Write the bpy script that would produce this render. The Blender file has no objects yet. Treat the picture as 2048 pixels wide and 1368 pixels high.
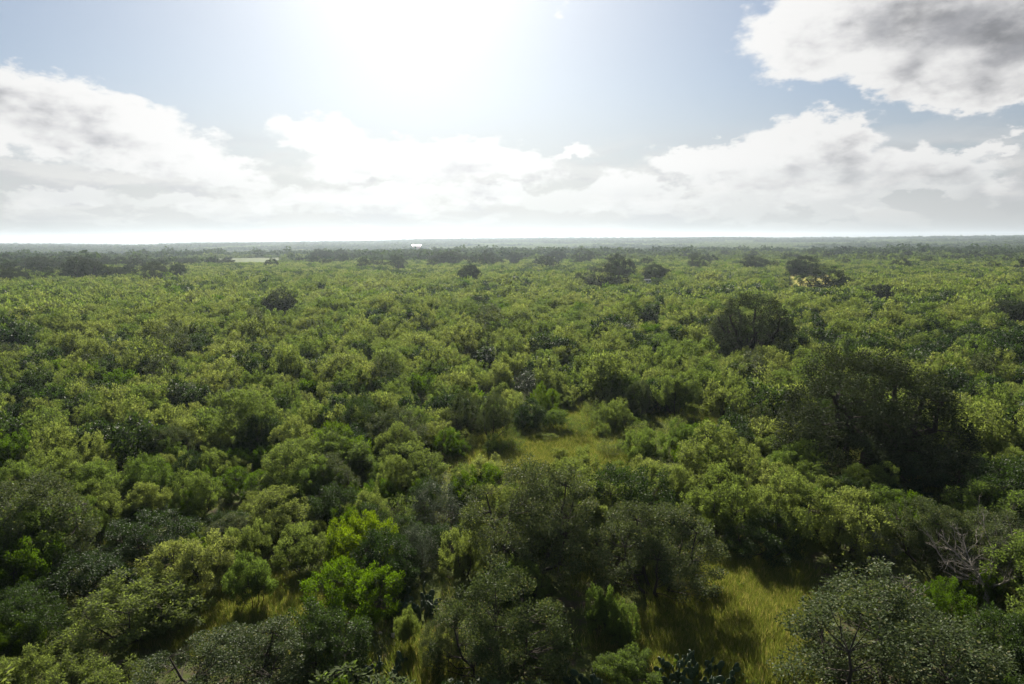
import bpy, math, random
import numpy as np
from mathutils import Vector, Matrix

R_ = math.radians
SC = bpy.context.scene
COL = SC.collection
rng = np.random.default_rng(7)
random.seed(7)

# ------------------------------------------------------------------ camera
FPX, PW, PH = 1365.0, 2048.0, 1368.0
CAM = Vector((0.0, 0.0, 18.0))
PITCH, ROLL = R_(8.33), R_(0.27)
FWD = Vector((0, math.cos(PITCH), -math.sin(PITCH)))
R0 = Vector((1, 0, 0)); U0 = R0.cross(FWD)
UP = math.cos(ROLL) * U0 + math.sin(ROLL) * R0
RT = math.cos(ROLL) * R0 - math.sin(ROLL) * U0
cd = bpy.data.cameras.new('camera'); cam = bpy.data.objects.new('camera', cd); COL.objects.link(cam)
cam.matrix_world = Matrix(((RT.x, UP.x, -FWD.x, CAM.x), (RT.y, UP.y, -FWD.y, CAM.y), (RT.z, UP.z, -FWD.z, CAM.z), (0, 0, 0, 1)))
cd.sensor_width = 36.0; cd.lens = 36.0 * FPX / PW; cd.clip_start = 0.5; cd.clip_end = 40000
SC.camera = cam

def ray(px, py):
    return (FWD + RT * ((px - PW / 2) / FPX) + UP * ((PH / 2 - py) / FPX)).normalized()
def gp(px, py, z=0.0):
    d = ray(px, py); t = (z - CAM.z) / min(d.z, -1e-4); return CAM + d * t
fw, rt, up_, cc = (np.array(v) for v in (FWD, RT, UP, CAM))
def project(P):
    q = np.asarray(P, float) - cc; f = q @ fw
    f = np.where(np.abs(f) < 1e-3, 1e-3, f)
    return PW / 2 + FPX * (q @ rt) / f, PH / 2 - FPX * (q @ up_) / f, f
def azel(px, py):
    d = ray(px, py); return math.degrees(math.atan2(d.x, d.y)), math.degrees(math.asin(d.z))

# ------------------------------------------------------------------ light, sky, exposure
SUN_AZ, SUN_EL = -7.5, 31.0
SUN_STRENGTH, SKY_STRENGTH, EXPOSURE = 5.0, 0.05, 1.15
CLOUD_LIT, CLOUD_DARK = 7.3, 3.0        # radiances before the sky strength
HAZE_DENSITY = 1.1e-4
to_sun = Vector((math.sin(R_(SUN_AZ)) * math.cos(R_(SUN_EL)), math.cos(R_(SUN_AZ)) * math.cos(R_(SUN_EL)), math.sin(R_(SUN_EL))))
sd = bpy.data.lights.new('sun', 'SUN'); sd.energy = SUN_STRENGTH; sd.angle = R_(0.53); sd.color = (1.0, 0.93, 0.80)
so = bpy.data.objects.new('sun', sd); COL.objects.link(so); so.rotation_euler = to_sun.to_track_quat('Z', 'Y').to_euler(); so.location = (0, 0, 60)

SC.view_settings.view_transform = 'Standard'; SC.view_settings.look = 'None'
SC.view_settings.exposure = EXPOSURE; SC.view_settings.gamma = 1.0; SC.view_settings.use_curve_mapping = False
SC.render.engine = 'CYCLES'
cy = SC.cycles
cy.max_bounces = 6; cy.diffuse_bounces = 3; cy.glossy_bounces = 1; cy.transmission_bounces = 3; cy.volume_bounces = 0; cy.transparent_max_bounces = 4
cy.use_denoising = True; cy.denoising_input_passes = 'RGB_ALBEDO_NORMAL'; cy.denoising_prefilter = 'ACCURATE'; cy.use_adaptive_sampling = False; cy.adaptive_threshold = 0.02; cy.caustics_reflective = False; cy.caustics_refractive = False
cy.sample_clamp_indirect = 4.0

class NT:                      # small helper that writes node trees
    def __init__(s, t): s.t = t; s.n = t.nodes; s.l = t.links
    def new(s, typ, **k):
        n = s.n.new(typ)
        for a, b in k.items(): setattr(n, a, b)
        return n
    def put(s, sock, v):
        if v is None: return
        if hasattr(v, 'links') or isinstance(v, bpy.types.NodeSocket): s.l.new(v, sock)
        else:
            try: sock.default_value = v
            except Exception: sock.default_value = (*v, 1.0)
    def m(s, op, a, b=None, c=None, clamp=False):
        n = s.new('ShaderNodeMath', operation=op, use_clamp=clamp)
        for i, v in enumerate((a, b, c)): s.put(n.inputs[i], v)
        return n.outputs[0]
    def v(s, op, a, b=None, scale=None):
        n = s.new('ShaderNodeVectorMath', operation=op)
        s.put(n.inputs[0], a)
        if b is not None: s.put(n.inputs[1], b)
        if scale is not None: s.put(n.inputs['Scale'], scale)
        return n.outputs['Value'] if op in ('LENGTH', 'DOT_PRODUCT', 'DISTANCE') else n.outputs[0]
    def xyz(s, x, y, z):
        n = s.new('ShaderNodeCombineXYZ')
        for i, q in enumerate((x, y, z)): s.put(n.inputs[i], q)
        return n.outputs[0]
    def noise(s, vec, scale, detail=4, rough=0.5, dist=0.0, lac=2.0, out=0):
        n = s.new('ShaderNodeTexNoise'); s.put(n.inputs['Vector'], vec)
        n.inputs['Scale'].default_value = scale; n.inputs['Detail'].default_value = detail
        n.inputs['Roughness'].default_value = rough; n.inputs['Distortion'].default_value = dist; n.inputs['Lacunarity'].default_value = lac
        return n.outputs[out]
    def smooth(s, x, a, b, to0=0.0, to1=1.0):
        n = s.new('ShaderNodeMapRange', interpolation_type='SMOOTHSTEP'); s.put(n.inputs[0], x)
        for i, q in enumerate((a, b, to0, to1)): s.put(n.inputs[i + 1], q)
        return n.outputs[0]
    def mix(s, f, a, b, mode='MIX'):
        n = s.new('ShaderNodeMix', data_type='RGBA', blend_type=mode)
        s.put(n.inputs[0], f); s.put(n.inputs[6], a); s.put(n.inputs[7], b)
        return n.outputs[2]

world = bpy.data.worlds.new('World'); SC.world = world; world.use_nodes = True
W = NT(world.node_tree); W.n.clear()
sky = W.new('ShaderNodeTexSky', sky_type='NISHITA', sun_disc=False, sun_elevation=R_(SUN_EL), sun_rotation=R_(SUN_AZ), air_density=1.0, dust_density=1.75, ozone_density=3.0, altitude=200)
geo = W.new('ShaderNodeTexCoord').outputs['Generated']
sep = W.new('ShaderNodeSeparateXYZ'); W.put(sep.inputs[0], geo); X, Y, Z = sep.outputs
AZ = W.m('DEGREES', W.m('ARCTAN2', X, Y)); EL = W.m('DEGREES', W.m('ARCSINE', Z))
base = W.xyz(AZ, EL, 0.0)
sdir = W.v('MULTIPLY', geo, (1.0, 1.0, 1.9))
w1 = W.noise(sdir, 6.5, 9, 0.56, out=1)
w2 = W.noise(W.v('ADD', sdir, (5.2, 1.3, 2.1)), 34.0, 5, 0.55, out=1)
warp = W.v('ADD', W.v('MULTIPLY', W.v('SUBTRACT', w1, (0.5, 0.5, 0.5)), (9.0, 6.0, 0.0)),
           W.v('MULTIPLY', W.v('SUBTRACT', w2, (0.5, 0.5, 0.5)), (3.0, 2.8, 0.0)))
PP = W.v('ADD', base, warp)
# cumulus masses of the photographed sky: (picture x, y, half width, half height, strength)
MASS = [(-10, 205, 110, 62, 1.0), (90, 235, 120, 66, 1.0), (215, 262, 130, 62, 1.0), (330, 305, 95, 42, .9), (-30, 290, 40, 20, .7), (440, 340, 95, 30, .6),
        (125, 388, 100, 27, .8), (640, 280, 78, 36, .75), (735, 325, 95, 40, .8), (890, 325, 130, 44, .8), (1020, 330, 90, 36, .75), (560, 380, 160, 30, .6),
        (1210, 385, 95, 38, .85), (1285, 398, 46, 36, .9), (1150, 300, 60, 13, .6), (330, 415, 150, 22, .6), (820, 395, 160, 30, .65), (1060, 400, 120, 28, .7),
        (1400, 328, 100, 30, .9), (1640, 298, 100, 46, 1.0), (1590, 340, 240, 44, 1.0), (1810, 345, 150, 42, 1.0), (1920, 385, 110, 28, .9), (1480, 400, 220, 24, .6), (1740, 395, 200, 22, .8),
        (1700, 60, 190, 105, 1.1), (1620, 95, 100, 75, 1.0), (1830, 40, 260, 130, 1.3), (2040, 60, 220, 130, 1.3), (1990, 165, 170, 55, 1.1), (1790, 150, 130, 60, 1.0),
        (1960, 290, 90, 13, .5), (1120, 12, 24, 24, .22)]
def field(P):
    acc = None
    for (mx, my, hw, hh, st) in MASS:
        a0, e0 = azel(mx, my); a1, _ = azel(mx + hw, my); _, e1 = azel(mx, my - hh)
        ra, re = abs(a1 - a0), abs(e1 - e0)
        d = W.v('LENGTH', W.v('MULTIPLY', W.v('SUBTRACT', P, (a0, e0, 0)), (1 / ra, 1 / re, 1)))
        q = W.m('MULTIPLY', W.m('SUBTRACT', 1.55, d), st)
        acc = q if acc is None else W.m('SMOOTH_MAX', acc, q, 0.25)
    # the rest of the sky carries broken cloud of the same kind
    side = W.smooth(W.m('ABSOLUTE', AZ), 42, 62)
    over = W.smooth(EL, 30, 42)
    out = W.m('MAXIMUM', side, over)
    g = W.m('MULTIPLY', W.m('SUBTRACT', W.noise(W.v('ADD', W.v('MULTIPLY', geo, (1, 1, 2.2)), W.v('SCALE', W.v('SUBTRACT', P, base), scale=0.012)), 3.2, 3, .5), 0.55), 9.0)
    return W.m('MAXIMUM', acc, W.m('MULTIPLY', W.m('MAXIMUM', g, 0.0), out))
erode = W.noise(sdir, 15.0, 9, 0.60)
tsun = W.v('NORMALIZE', W.v('SUBTRACT', tuple(to_sun), geo))
er1 = W.noise(sdir, 9.0, 5, 0.52)
er2 = W.noise(W.v('ADD', sdir, W.v('SCALE', tsun, scale=0.03)), 9.0, 5, 0.52)
relief = W.m('SUBTRACT', er1, er2)
D0 = W.m('ADD', field(PP), W.m('MULTIPLY', W.m('SUBTRACT', erode, 0.5), 1.15))
# thickness of cloud between this point of the cloud and the sun (clouds are lit from the sun's side)
tos = W.v('SUBTRACT', (SUN_AZ, SUN_EL, 0), base)
tos = W.v('MULTIPLY', W.v('NORMALIZE', tos), (1.9, 1.5, 0))
D1 = field(W.v('ADD', PP, tos))
cover = W.smooth(D0, 0.22, 0.60)
lump = W.noise(sdir, 10.0, 5, 0.5)
thick = W.m('ADD', W.m('MULTIPLY', D0, 0.40), W.m('MULTIPLY', D1, 0.85))
thick = W.m('ADD', thick, W.m('MULTIPLY', W.m('SUBTRACT', lump, 0.5), 0.45))
shade = W.smooth(W.m('ADD', thick, W.m('MULTIPLY', relief, 3.2)), 0.85, 2.5)
deep = W.smooth(D0, 1.35, 2.2)
cosg = W.v('DOT_PRODUCT', geo, tuple(to_sun))
near = W.m('POWER', W.m('MAXIMUM', cosg, 0.0), 9.0)      # thin cloud scatters the sun forwards: brighter round the sun
lit = W.v('SCALE', (1.0, 0.99, 0.98), scale=W.m('ADD', CLOUD_LIT, W.m('MULTIPLY', near, CLOUD_LIT * 0.45)))
drk = W.v('SCALE', (0.93, 0.94, 1.0), scale=W.m('ADD', CLOUD_DARK, W.m('MULTIPLY', near, CLOUD_DARK * 1.5)))
drk = W.mix(deep, drk, W.v('SCALE', drk, scale=0.66))
cloudc = W.mix(shade, lit, drk)
gm = W.new('ShaderNodeGamma'); W.put(gm.inputs[0], sky.outputs[0]); gm.inputs[1].default_value = 0.865      # milky, low-contrast summer air
skyc = W.v('MULTIPLY', gm.outputs[0], (0.755, 0.81, 0.855))
# low bank of thin cloud towards the horizon: small puffs with grey bases over a milky veil
gv = W.v('ADD', W.v('MULTIPLY', geo, (1, 1, 3.6)), W.v('SCALE', W.v('SUBTRACT', w1, (0.5, 0.5, 0.5)), scale=0.10))
low = W.smooth(EL, 0.0, 3.2, 0.66, 1.0)
puff = W.noise(gv, 8.0, 7, .52); puff2 = W.noise(W.v('ADD', gv, (0, 0, 0.06)), 8.0, 4, .5)
veil = W.smooth(EL, 9.5, 3.5)
bank = W.m('MAXIMUM', W.smooth(EL, 3.6, -0.6), W.m('MULTIPLY', veil, W.smooth(puff, 0.44, 0.55)))
grey = W.m('MULTIPLY', W.smooth(puff2, .46, .64), W.smooth(EL, 0.0, 3.0, 0.25, 0.8))
bankc = W.mix(grey, W.v('SCALE', (1.0, .985, .965), scale=W.m('MULTIPLY', low, W.m('ADD', 6.3, W.m('MULTIPLY', near, 2.6)))),
              W.v('SCALE', (.96, .97, 1.0), scale=W.m('MULTIPLY', low, W.m('ADD', 4.5, W.m('MULTIPLY', near, 2.2)))))
milk = W.v('SCALE', (.975, .985, 1.0), scale=W.m('MULTIPLY', low, W.m('ADD', 4.7, W.m('MULTIPLY', near, 2.0))))
skyc = W.mix(W.smooth(EL, 13.0, 0.5, 0.0, 0.92), skyc, milk)
full = W.mix(W.m('MULTIPLY', bank, 0.9), skyc, bankc)
full = W.mix(W.m('MULTIPLY', cover, W.smooth(EL, 1.0, 6.5, 0.15, 1.0)), full, cloudc)
bg = W.new('ShaderNodeBackground'); W.put(bg.inputs[0], full); bg.inputs[1].default_value = SKY_STRENGTH
wo = W.new('ShaderNodeOutputWorld'); W.l.new(bg.outputs[0], wo.inputs[0])
world.cycles.sampling_method = 'MANUAL'; world.cycles.sample_map_resolution = 512

# ------------------------------------------------------------------ bookkeeping
def tag(o, label=None, cat=None, group=None, kind=None):
    if label: o['label'] = label
    if cat: o['category'] = cat
    if group: o['group'] = group
    if kind: o['kind'] = kind
    return o
def link(name, mesh, parent=None):
    o = bpy.data.objects.new(name, mesh); COL.objects.link(o)
    if parent: o.parent = parent
    return o

# ------------------------------------------------------------------ terrain
RX = [0, 250, 400, 600, 780, 850, 1000, 1200, 1400, 1600, 1800, 2048]
RY = [488, 489, 486, 484.5, 482, 479.5, 478, 476.5, 475.5, 476.5, 475, 473.5]
_az, _ht = [], []
for x_, y_ in zip(RX, RY):
    a_, e_ = azel(x_, y_); _az.append(a_); _ht.append(CAM.z + 4200 * math.tan(R_(e_)) / max(math.cos(R_(a_)), .5) ** 0 - 8.0)
def vnoise(x, y, s, seed=0):
    xs, ys = np.asarray(x, float) / s, np.asarray(y, float) / s
    xi, yi = np.floor(xs), np.floor(ys); fx, fy = xs - xi, ys - yi
    fx = fx * fx * (3 - 2 * fx); fy = fy * fy * (3 - 2 * fy)
    def h(a, b): return np.modf(np.abs(np.sin(a * 127.1 + b * 311.7 + seed * 74.7) * 43758.5453))[0]
    return (h(xi, yi) * (1 - fx) + h(xi + 1, yi) * fx) * (1 - fy) + (h(xi, yi + 1) * (1 - fx) + h(xi + 1, yi + 1) * fx) * fy
def ss(x, a, b):
    t = np.clip((x - a) / (b - a), 0, 1); return t * t * (3 - 2 * t)
def terrain(x, y):
    x = np.asarray(x, float); y = np.asarray(y, float)
    r = np.hypot(x, y); az = np.degrees(np.arctan2(x, y))
    ridge = np.interp(az, _az, _ht)
    h = ss(r, 1300, 3900) * ridge
    h -= ss(r, 900, 1200) * 10 * (1 - ss(r, 1300, 2300)) * (1 - .7 * ss(az, 2, 14))
    h += (vnoise(x, y, 46, 1) - .5) * 0.7 * ss(r, 15, 60) + (vnoise(x, y, 420, 2) - .5) * 3.2 * ss(r, 450, 1500)
    h += (vnoise(x, y, 700, 3) - .5) * 9.0 * ss(r, 1600, 3200) * (1 - .8 * ss(r, 3300, 4200))
    h += (vnoise(x, y, 170, 14) - .5) * 5.0 * ss(r, 2400, 3600)
    h -= ss(r, 4300, 7000) * 22
    return h

# ------------------------------------------------------------------ materials
def mat(name):
    m = bpy.data.materials.new(name); m.use_nodes = True; m.node_tree.nodes.clear(); return m, NT(m.node_tree)
def leaf_mat(name, a, b, trans=0.42, tcol=(1.15, 1.25, 0.55), rough=0.6, spec=0.15, tips=None, vary=0.45):
    m, N = mat(name)
    oi = N.new('ShaderNodeObjectInfo')
    at = N.new('ShaderNodeAttribute', attribute_name='tone').outputs['Fac']
    big = N.noise(oi.outputs['Location'], 0.035, 2, .5)
    f = N.m('ADD', N.m('MULTIPLY', oi.outputs['Random'], 0.9), N.m('MULTIPLY', N.m('SUBTRACT', big, 0.5), 1.4), clamp=True)
    c = N.mix(f, a, b)
    if tips: c = N.mix(N.m('GREATER_THAN', at, 0.88), c, tips)
    k = N.m('ADD', 1.0 - vary, N.m('MULTIPLY', at, vary * 2))
    c = N.v('SCALE', c, scale=k)
    p = N.new('ShaderNodeBsdfPrincipled'); N.put(p.inputs['Base Color'], c); p.inputs['Roughness'].default_value = rough; p.inputs['Specular IOR Level'].default_value = spec
    t = N.new('ShaderNodeBsdfTranslucent'); N.put(t.inputs[0], N.v('MULTIPLY', c, tcol))
    x = N.new('ShaderNodeMixShader'); x.inputs[0].default_value = trans
    N.l.new(p.outputs[0], x.inputs[1]); N.l.new(t.outputs[0], x.inputs[2])
    o = N.new('ShaderNodeOutputMaterial'); N.l.new(x.outputs[0], o.inputs[0]); return m
def bark_mat(name, a, b, scale=9):
    m, N = mat(name)
    pos = N.new('ShaderNodeTexCoord').outputs['Object']
    c = N.mix(N.noise(N.v('MULTIPLY', pos, (1, 1, .3)), scale, 5, .6), a, b)
    p = N.new('ShaderNodeBsdfPrincipled'); N.put(p.inputs['Base Color'], c); p.inputs['Roughness'].default_value = .9; p.inputs['Specular IOR Level'].default_value = .1
    o = N.new('ShaderNodeOutputMaterial'); N.l.new(p.outputs[0], o.inputs[0]); return m
def plain_mat(name, c, rough=.6, spec=.3, var=.25, scale=3.0):
    m, N = mat(name)
    pos = N.new('ShaderNodeTexCoord').outputs['Object']
    k = N.m('ADD', 1 - var, N.m('MULTIPLY', N.noise(pos, scale, 4, .55), var * 2))
    p = N.new('ShaderNodeBsdfPrincipled'); N.put(p.inputs['Base Color'], N.v('SCALE', c, scale=k)); p.inputs['Roughness'].default_value = rough; p.inputs['Specular IOR Level'].default_value = spec
    o = N.new('ShaderNodeOutputMaterial'); N.l.new(p.outputs[0], o.inputs[0]); return m

M_FEATHER = leaf_mat('feathery_leaf', (0.080, 0.116, 0.031), (0.158, 0.174, 0.066), .56, (1.5, 1.6, .8), rough=.7, spec=.12)
M_BRIGHT = leaf_mat('bright_leaf', (0.052, 0.098, 0.012), (0.090, 0.132, 0.016), .54, (1.25, 1.35, .4), spec=.12)
M_LIME = leaf_mat('lime_leaf', (0.115, 0.170, 0.012), (0.135, 0.185, 0.014), .55, (1.35, 1.35, .4), spec=.2)
M_VIVID = leaf_mat('vivid_leaf', (0.068, 0.118, 0.012), (0.092, 0.145, 0.014), .56, (1.35, 1.45, .35), spec=.1)
M_DARK = leaf_mat('dark_leaf', (0.026, 0.050, 0.014), (0.056, 0.085, 0.026), .36, (1.1, 1.2, .5), rough=.55, spec=.16)
M_GLOSSY = leaf_mat('glossy_leaf', (0.062, 0.088, 0.034), (0.088, 0.112, 0.050), .36, (1.1, 1.1, .6), rough=.5, spec=.06, tips=(.12, .12, .055, 1), vary=.45)
M_SILVER = leaf_mat('silvery_leaf', (0.070, 0.090, 0.056), (0.095, 0.115, 0.078), .28, (1.0, 1.05, .8), rough=.5, spec=.12, tips=(.12, .13, .10, 1))
M_OAK = leaf_mat('oak_leaf', (0.027, 0.039, 0.017), (0.043, 0.055, 0.025), .24, (1.1, 1.15, .5), rough=.7, spec=.04)
M_GRASS = leaf_mat('grass_blade', (0.105, 0.145, 0.028), (0.19, 0.205, 0.052), .5, (1.2, 1.2, .7), rough=.6, spec=.1, vary=.4, tips=(.26, .22, .10, 1))
M_WEED = leaf_mat('weed_leaf', (0.06, 0.10, 0.016), (0.10, 0.13, 0.03), .45, spec=.2)
M_BARK = bark_mat('bark', (0.030, 0.025, 0.020, 1), (0.075, 0.064, 0.052, 1))
M_OAKBARK = bark_mat('oak_bark', (0.022, 0.018, 0.014, 1), (0.06, 0.050, 0.040, 1), 5)
M_DEAD = bark_mat('dead_wood', (0.16, 0.14, 0.115, 1), (0.30, 0.27, 0.23, 1))
M_TWIG = bark_mat('grey_twig', (0.075, 0.064, 0.050, 1), (0.14, 0.12, 0.095, 1))
M_PAD = leaf_mat('cactus_pad', (0.035, 0.060, 0.028), (0.050, 0.080, 0.040), .04, rough=.45, spec=.35)
M_FRUIT = plain_mat('cactus_fruit', (0.42, 0.20, 0.10), .5)

def ground_mat():
    m, N = mat('brushland_soil')
    pos = N.new('ShaderNodeNewGeometry').outputs['Position']
    n1 = N.noise(pos, .09, 6, .6); n2 = N.noise(pos, 1.3, 6, .62); n3 = N.noise(pos, 9.0, 4, .6)
    soil = N.mix(n3, (0.045, 0.036, 0.024, 1), (0.10, 0.080, 0.055, 1))
    green = N.mix(n3, (0.040, 0.056, 0.014, 1), (0.095, 0.110, 0.030, 1))
    c = N.mix(N.smooth(N.m('ADD', N.m('MULTIPLY', n1, .4), N.m('MULTIPLY', n2, .6)), .50, .62), green, soil)
    p = N.new('ShaderNodeBsdfPrincipled'); N.put(p.inputs['Base Color'], c); p.inputs['Roughness'].default_value = .95; p.inputs['Specular IOR Level'].default_value = .05
    b = N.new('ShaderNodeBump'); b.inputs['Strength'].default_value = .6; b.inputs['Distance'].default_value = .08; N.put(b.inputs['Height'], n3); N.l.new(b.outputs[0], p.inputs['Normal'])
    o = N.new('ShaderNodeOutputMaterial'); N.l.new(p.outputs[0], o.inputs[0]); return m
M_GROUND = ground_mat()
def field_mat(name, a, b):
    m, N = mat(name)
    pos = N.new('ShaderNodeNewGeometry').outputs['Position']
    c = N.mix(N.smooth(N.noise(N.v('MULTIPLY', pos, (.4, 1, 1)), .16, 7, .6), .3, .7), a, b)
    p = N.new('ShaderNodeBsdfPrincipled'); N.put(p.inputs['Base Color'], c); p.inputs['Roughness'].default_value = .9; p.inputs['Specular IOR Level'].default_value = .05
    o = N.new('ShaderNodeOutputMaterial'); N.l.new(p.outputs[0], o.inputs[0]); return m

# ------------------------------------------------------------------ ground sheet
def np_mesh(name, V, loops, sizes, mats, midx=None, tone=None, smooth=False):
    me = bpy.data.meshes.new(name)
    nf = len(sizes); me.vertices.add(len(V)); me.vertices.foreach_set('co', np.asarray(V, np.float32).ravel())
    me.loops.add(len(loops)); me.loops.foreach_set('vertex_index', np.asarray(loops, np.int32))
    me.polygons.add(nf); st = np.concatenate(([0], np.cumsum(sizes)[:-1])) if nf else []
    me.polygons.foreach_set('loop_start', np.asarray(st, np.int32))
    for m in mats: me.materials.append(m)
    if midx is not None: me.polygons.foreach_set('material_index', np.asarray(midx, np.int32))
    me.polygons.foreach_set('use_smooth', np.full(nf, smooth))
    if tone is not None:
        a = me.attributes.new('tone', 'FLOAT', 'FACE'); a.data.foreach_set('value', np.asarray(tone, np.float32))
    me.update(calc_edges=True)
    return me
rad = np.concatenate(([0.0], np.geomspace(3, 5300, 145))); NA = 240
tt = np.linspace(0, 2 * np.pi, NA, endpoint=False)
GX = rad[:, None] * np.sin(tt); GY = rad[:, None] * np.cos(tt)
GV = np.stack([GX, GY, terrain(GX, GY)], -1).reshape(-1, 3)
ii, jj = np.meshgrid(np.arange(len(rad) - 1), np.arange(NA), indexing='ij'); j2 = (jj + 1) % NA
GF = np.stack([ii * NA + jj, ii * NA + j2, (ii + 1) * NA + j2, (ii + 1) * NA + jj], -1).reshape(-1, 4)
g = link('ground', np_mesh('ground', GV, GF.ravel(), np.full(len(GF), 4), [M_GROUND], smooth=True))
tag(g, 'dark brushland soil with thin grass under the shrubs', kind='structure')

def sheet(name, label, px0, px1, y_near, y_far, m, wob=.12, dz=0.06):
    """A grassy field laid on the terrain, given by its picture corners."""
    a, b = gp(px0, y_near), gp(px1, y_near); c, d = gp(px1, y_far), gp(px0, y_far)
    n = 28; V = []
    for i in range(n + 1):
        for j in range(n + 1):
            u, v = i / n, j / n
            # squircle outline
            U, Vv = u * 2 - 1, v * 2 - 1
            U2 = U * math.sqrt(max(1 - .42 * Vv * Vv, 0)); V2 = Vv * math.sqrt(max(1 - .42 * U * U, 0))
            u, v = (U2 + 1) / 2, (V2 + 1) / 2
            p = (a * (1 - u) + b * u) * (1 - v) + (d * (1 - u) + c * u) * v
            V.append((p.x, p.y, float(terrain(p.x, p.y)) + dz))
    F = [(i * (n + 1) + j, (i + 1) * (n + 1) + j, (i + 1) * (n + 1) + j + 1, i * (n + 1) + j + 1) for i in range(n) for j in range(n)]
    me = bpy.data.meshes.new(name); me.from_pydata(V, [], F); me.materials.append(m); me.update()
    tag(link(name, me), label, kind='structure')
    return [(p.x, p.y) for p in (a, b, c, d)]
PALE = field_mat('pale_pasture', (0.05, 0.078, 0.020, 1), (0.10, 0.125, 0.034, 1)); GOLD = field_mat('dry_pasture', (0.26, 0.25, 0.045, 1), (0.36, 0.31, 0.07, 1))
sheet('grass_field', 'pale green pasture glimpsed between the far oaks', 380, 640, 531, 517, PALE)
sheet('grass_field', 'small pale pasture beyond the spreading oak', 255, 330, 525, 514, PALE)
sheet('grass_field', 'dry yellow pasture behind the gnarled oak', 1555, 1685, 578, 546, GOLD)

# areas of the picture that stay open ground: x0, x1, y_far, y_near
OPEN = [(1335, 1600, 1150, 1340), (1400, 1570, 1105, 1355), (1225, 1345, 1240, 1330), (330, 480, 1190, 1275), (480, 650, 1160, 1225), (430, 560, 1240, 1262), (1010, 1075, 870, 890), (1100, 1235, 862, 898), (1125, 1150, 815, 840), (1385, 1440, 836, 848),
        (365, 455, 1195, 1262), (505, 640, 1170, 1215), (822, 892, 1275, 1368), (745, 800, 1245, 1290), (1145, 1190, 1120, 1165), (975, 1010, 872, 900),
        (392, 430, 518, 527), (470, 545, 518, 527), (582, 612, 520, 526), (285, 305, 513, 519), (1576, 1665, 551, 574), (680, 705, 1250, 1300), (1285, 1300, 559, 566)]
OPEN = np.array(OPEN, float)

# ------------------------------------------------------------------ plant geometry
def unit(n, r): 
    v = r.normal(size=(n, 3)); return v / np.linalg.norm(v, axis=1, keepdims=True)
def nrm(v): return v / np.maximum(np.linalg.norm(v, axis=-1, keepdims=True), 1e-6)
def leaves(P, D, N, L, Wd):
    S = nrm(np.cross(D, N)); L = L[:, None]; Wd = Wd[:, None]
    mid = P + D * L * .5 + N * L * 0.06
    V = np.stack([P, mid + S * Wd * .5, P + D * L, mid - S * Wd * .5], 1).reshape(-1, 3)
    return V
def tube(pts, rads, k=4):
    pts = np.asarray(pts, float); n = len(pts)
    d = nrm(np.gradient(pts, axis=0)); a = nrm(np.cross(d, (0.31, 0.2, 0.93))); b = np.cross(d, a)
    an = np.arange(k) * 2 * np.pi / k
    V = pts[:, None] + (a[:, None] * np.cos(an)[None, :, None] + b[:, None] * np.sin(an)[None, :, None]) * np.asarray(rads)[:, None, None]
    V = V.reshape(-1, 3)
    i, j = np.meshgrid(np.arange(n - 1), np.arange(k), indexing='ij'); j1 = (j + 1) % k
    F = np.stack([i * k + j, i * k + j1, (i + 1) * k + j1, (i + 1) * k + j], -1).reshape(-1, 4)
    return V, F
class Geo:
    def __init__(s): s.V = []; s.F = []; s.n = 0
    def add(s, V, F): s.V.append(V); s.F.append(F + s.n); s.n += len(V)
    def tube(s, *a): s.add(*tube(*a))
    def arr(s): return (np.concatenate(s.V), np.concatenate(s.F)) if s.V else (np.zeros((0, 3)), np.zeros((0, 4), int))
def geo_mesh(name, geo, m, smooth=True):
    V, F = geo.arr(); return np_mesh(name, V, F.ravel(), np.full(len(F), 4), [m], smooth=smooth)

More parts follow.
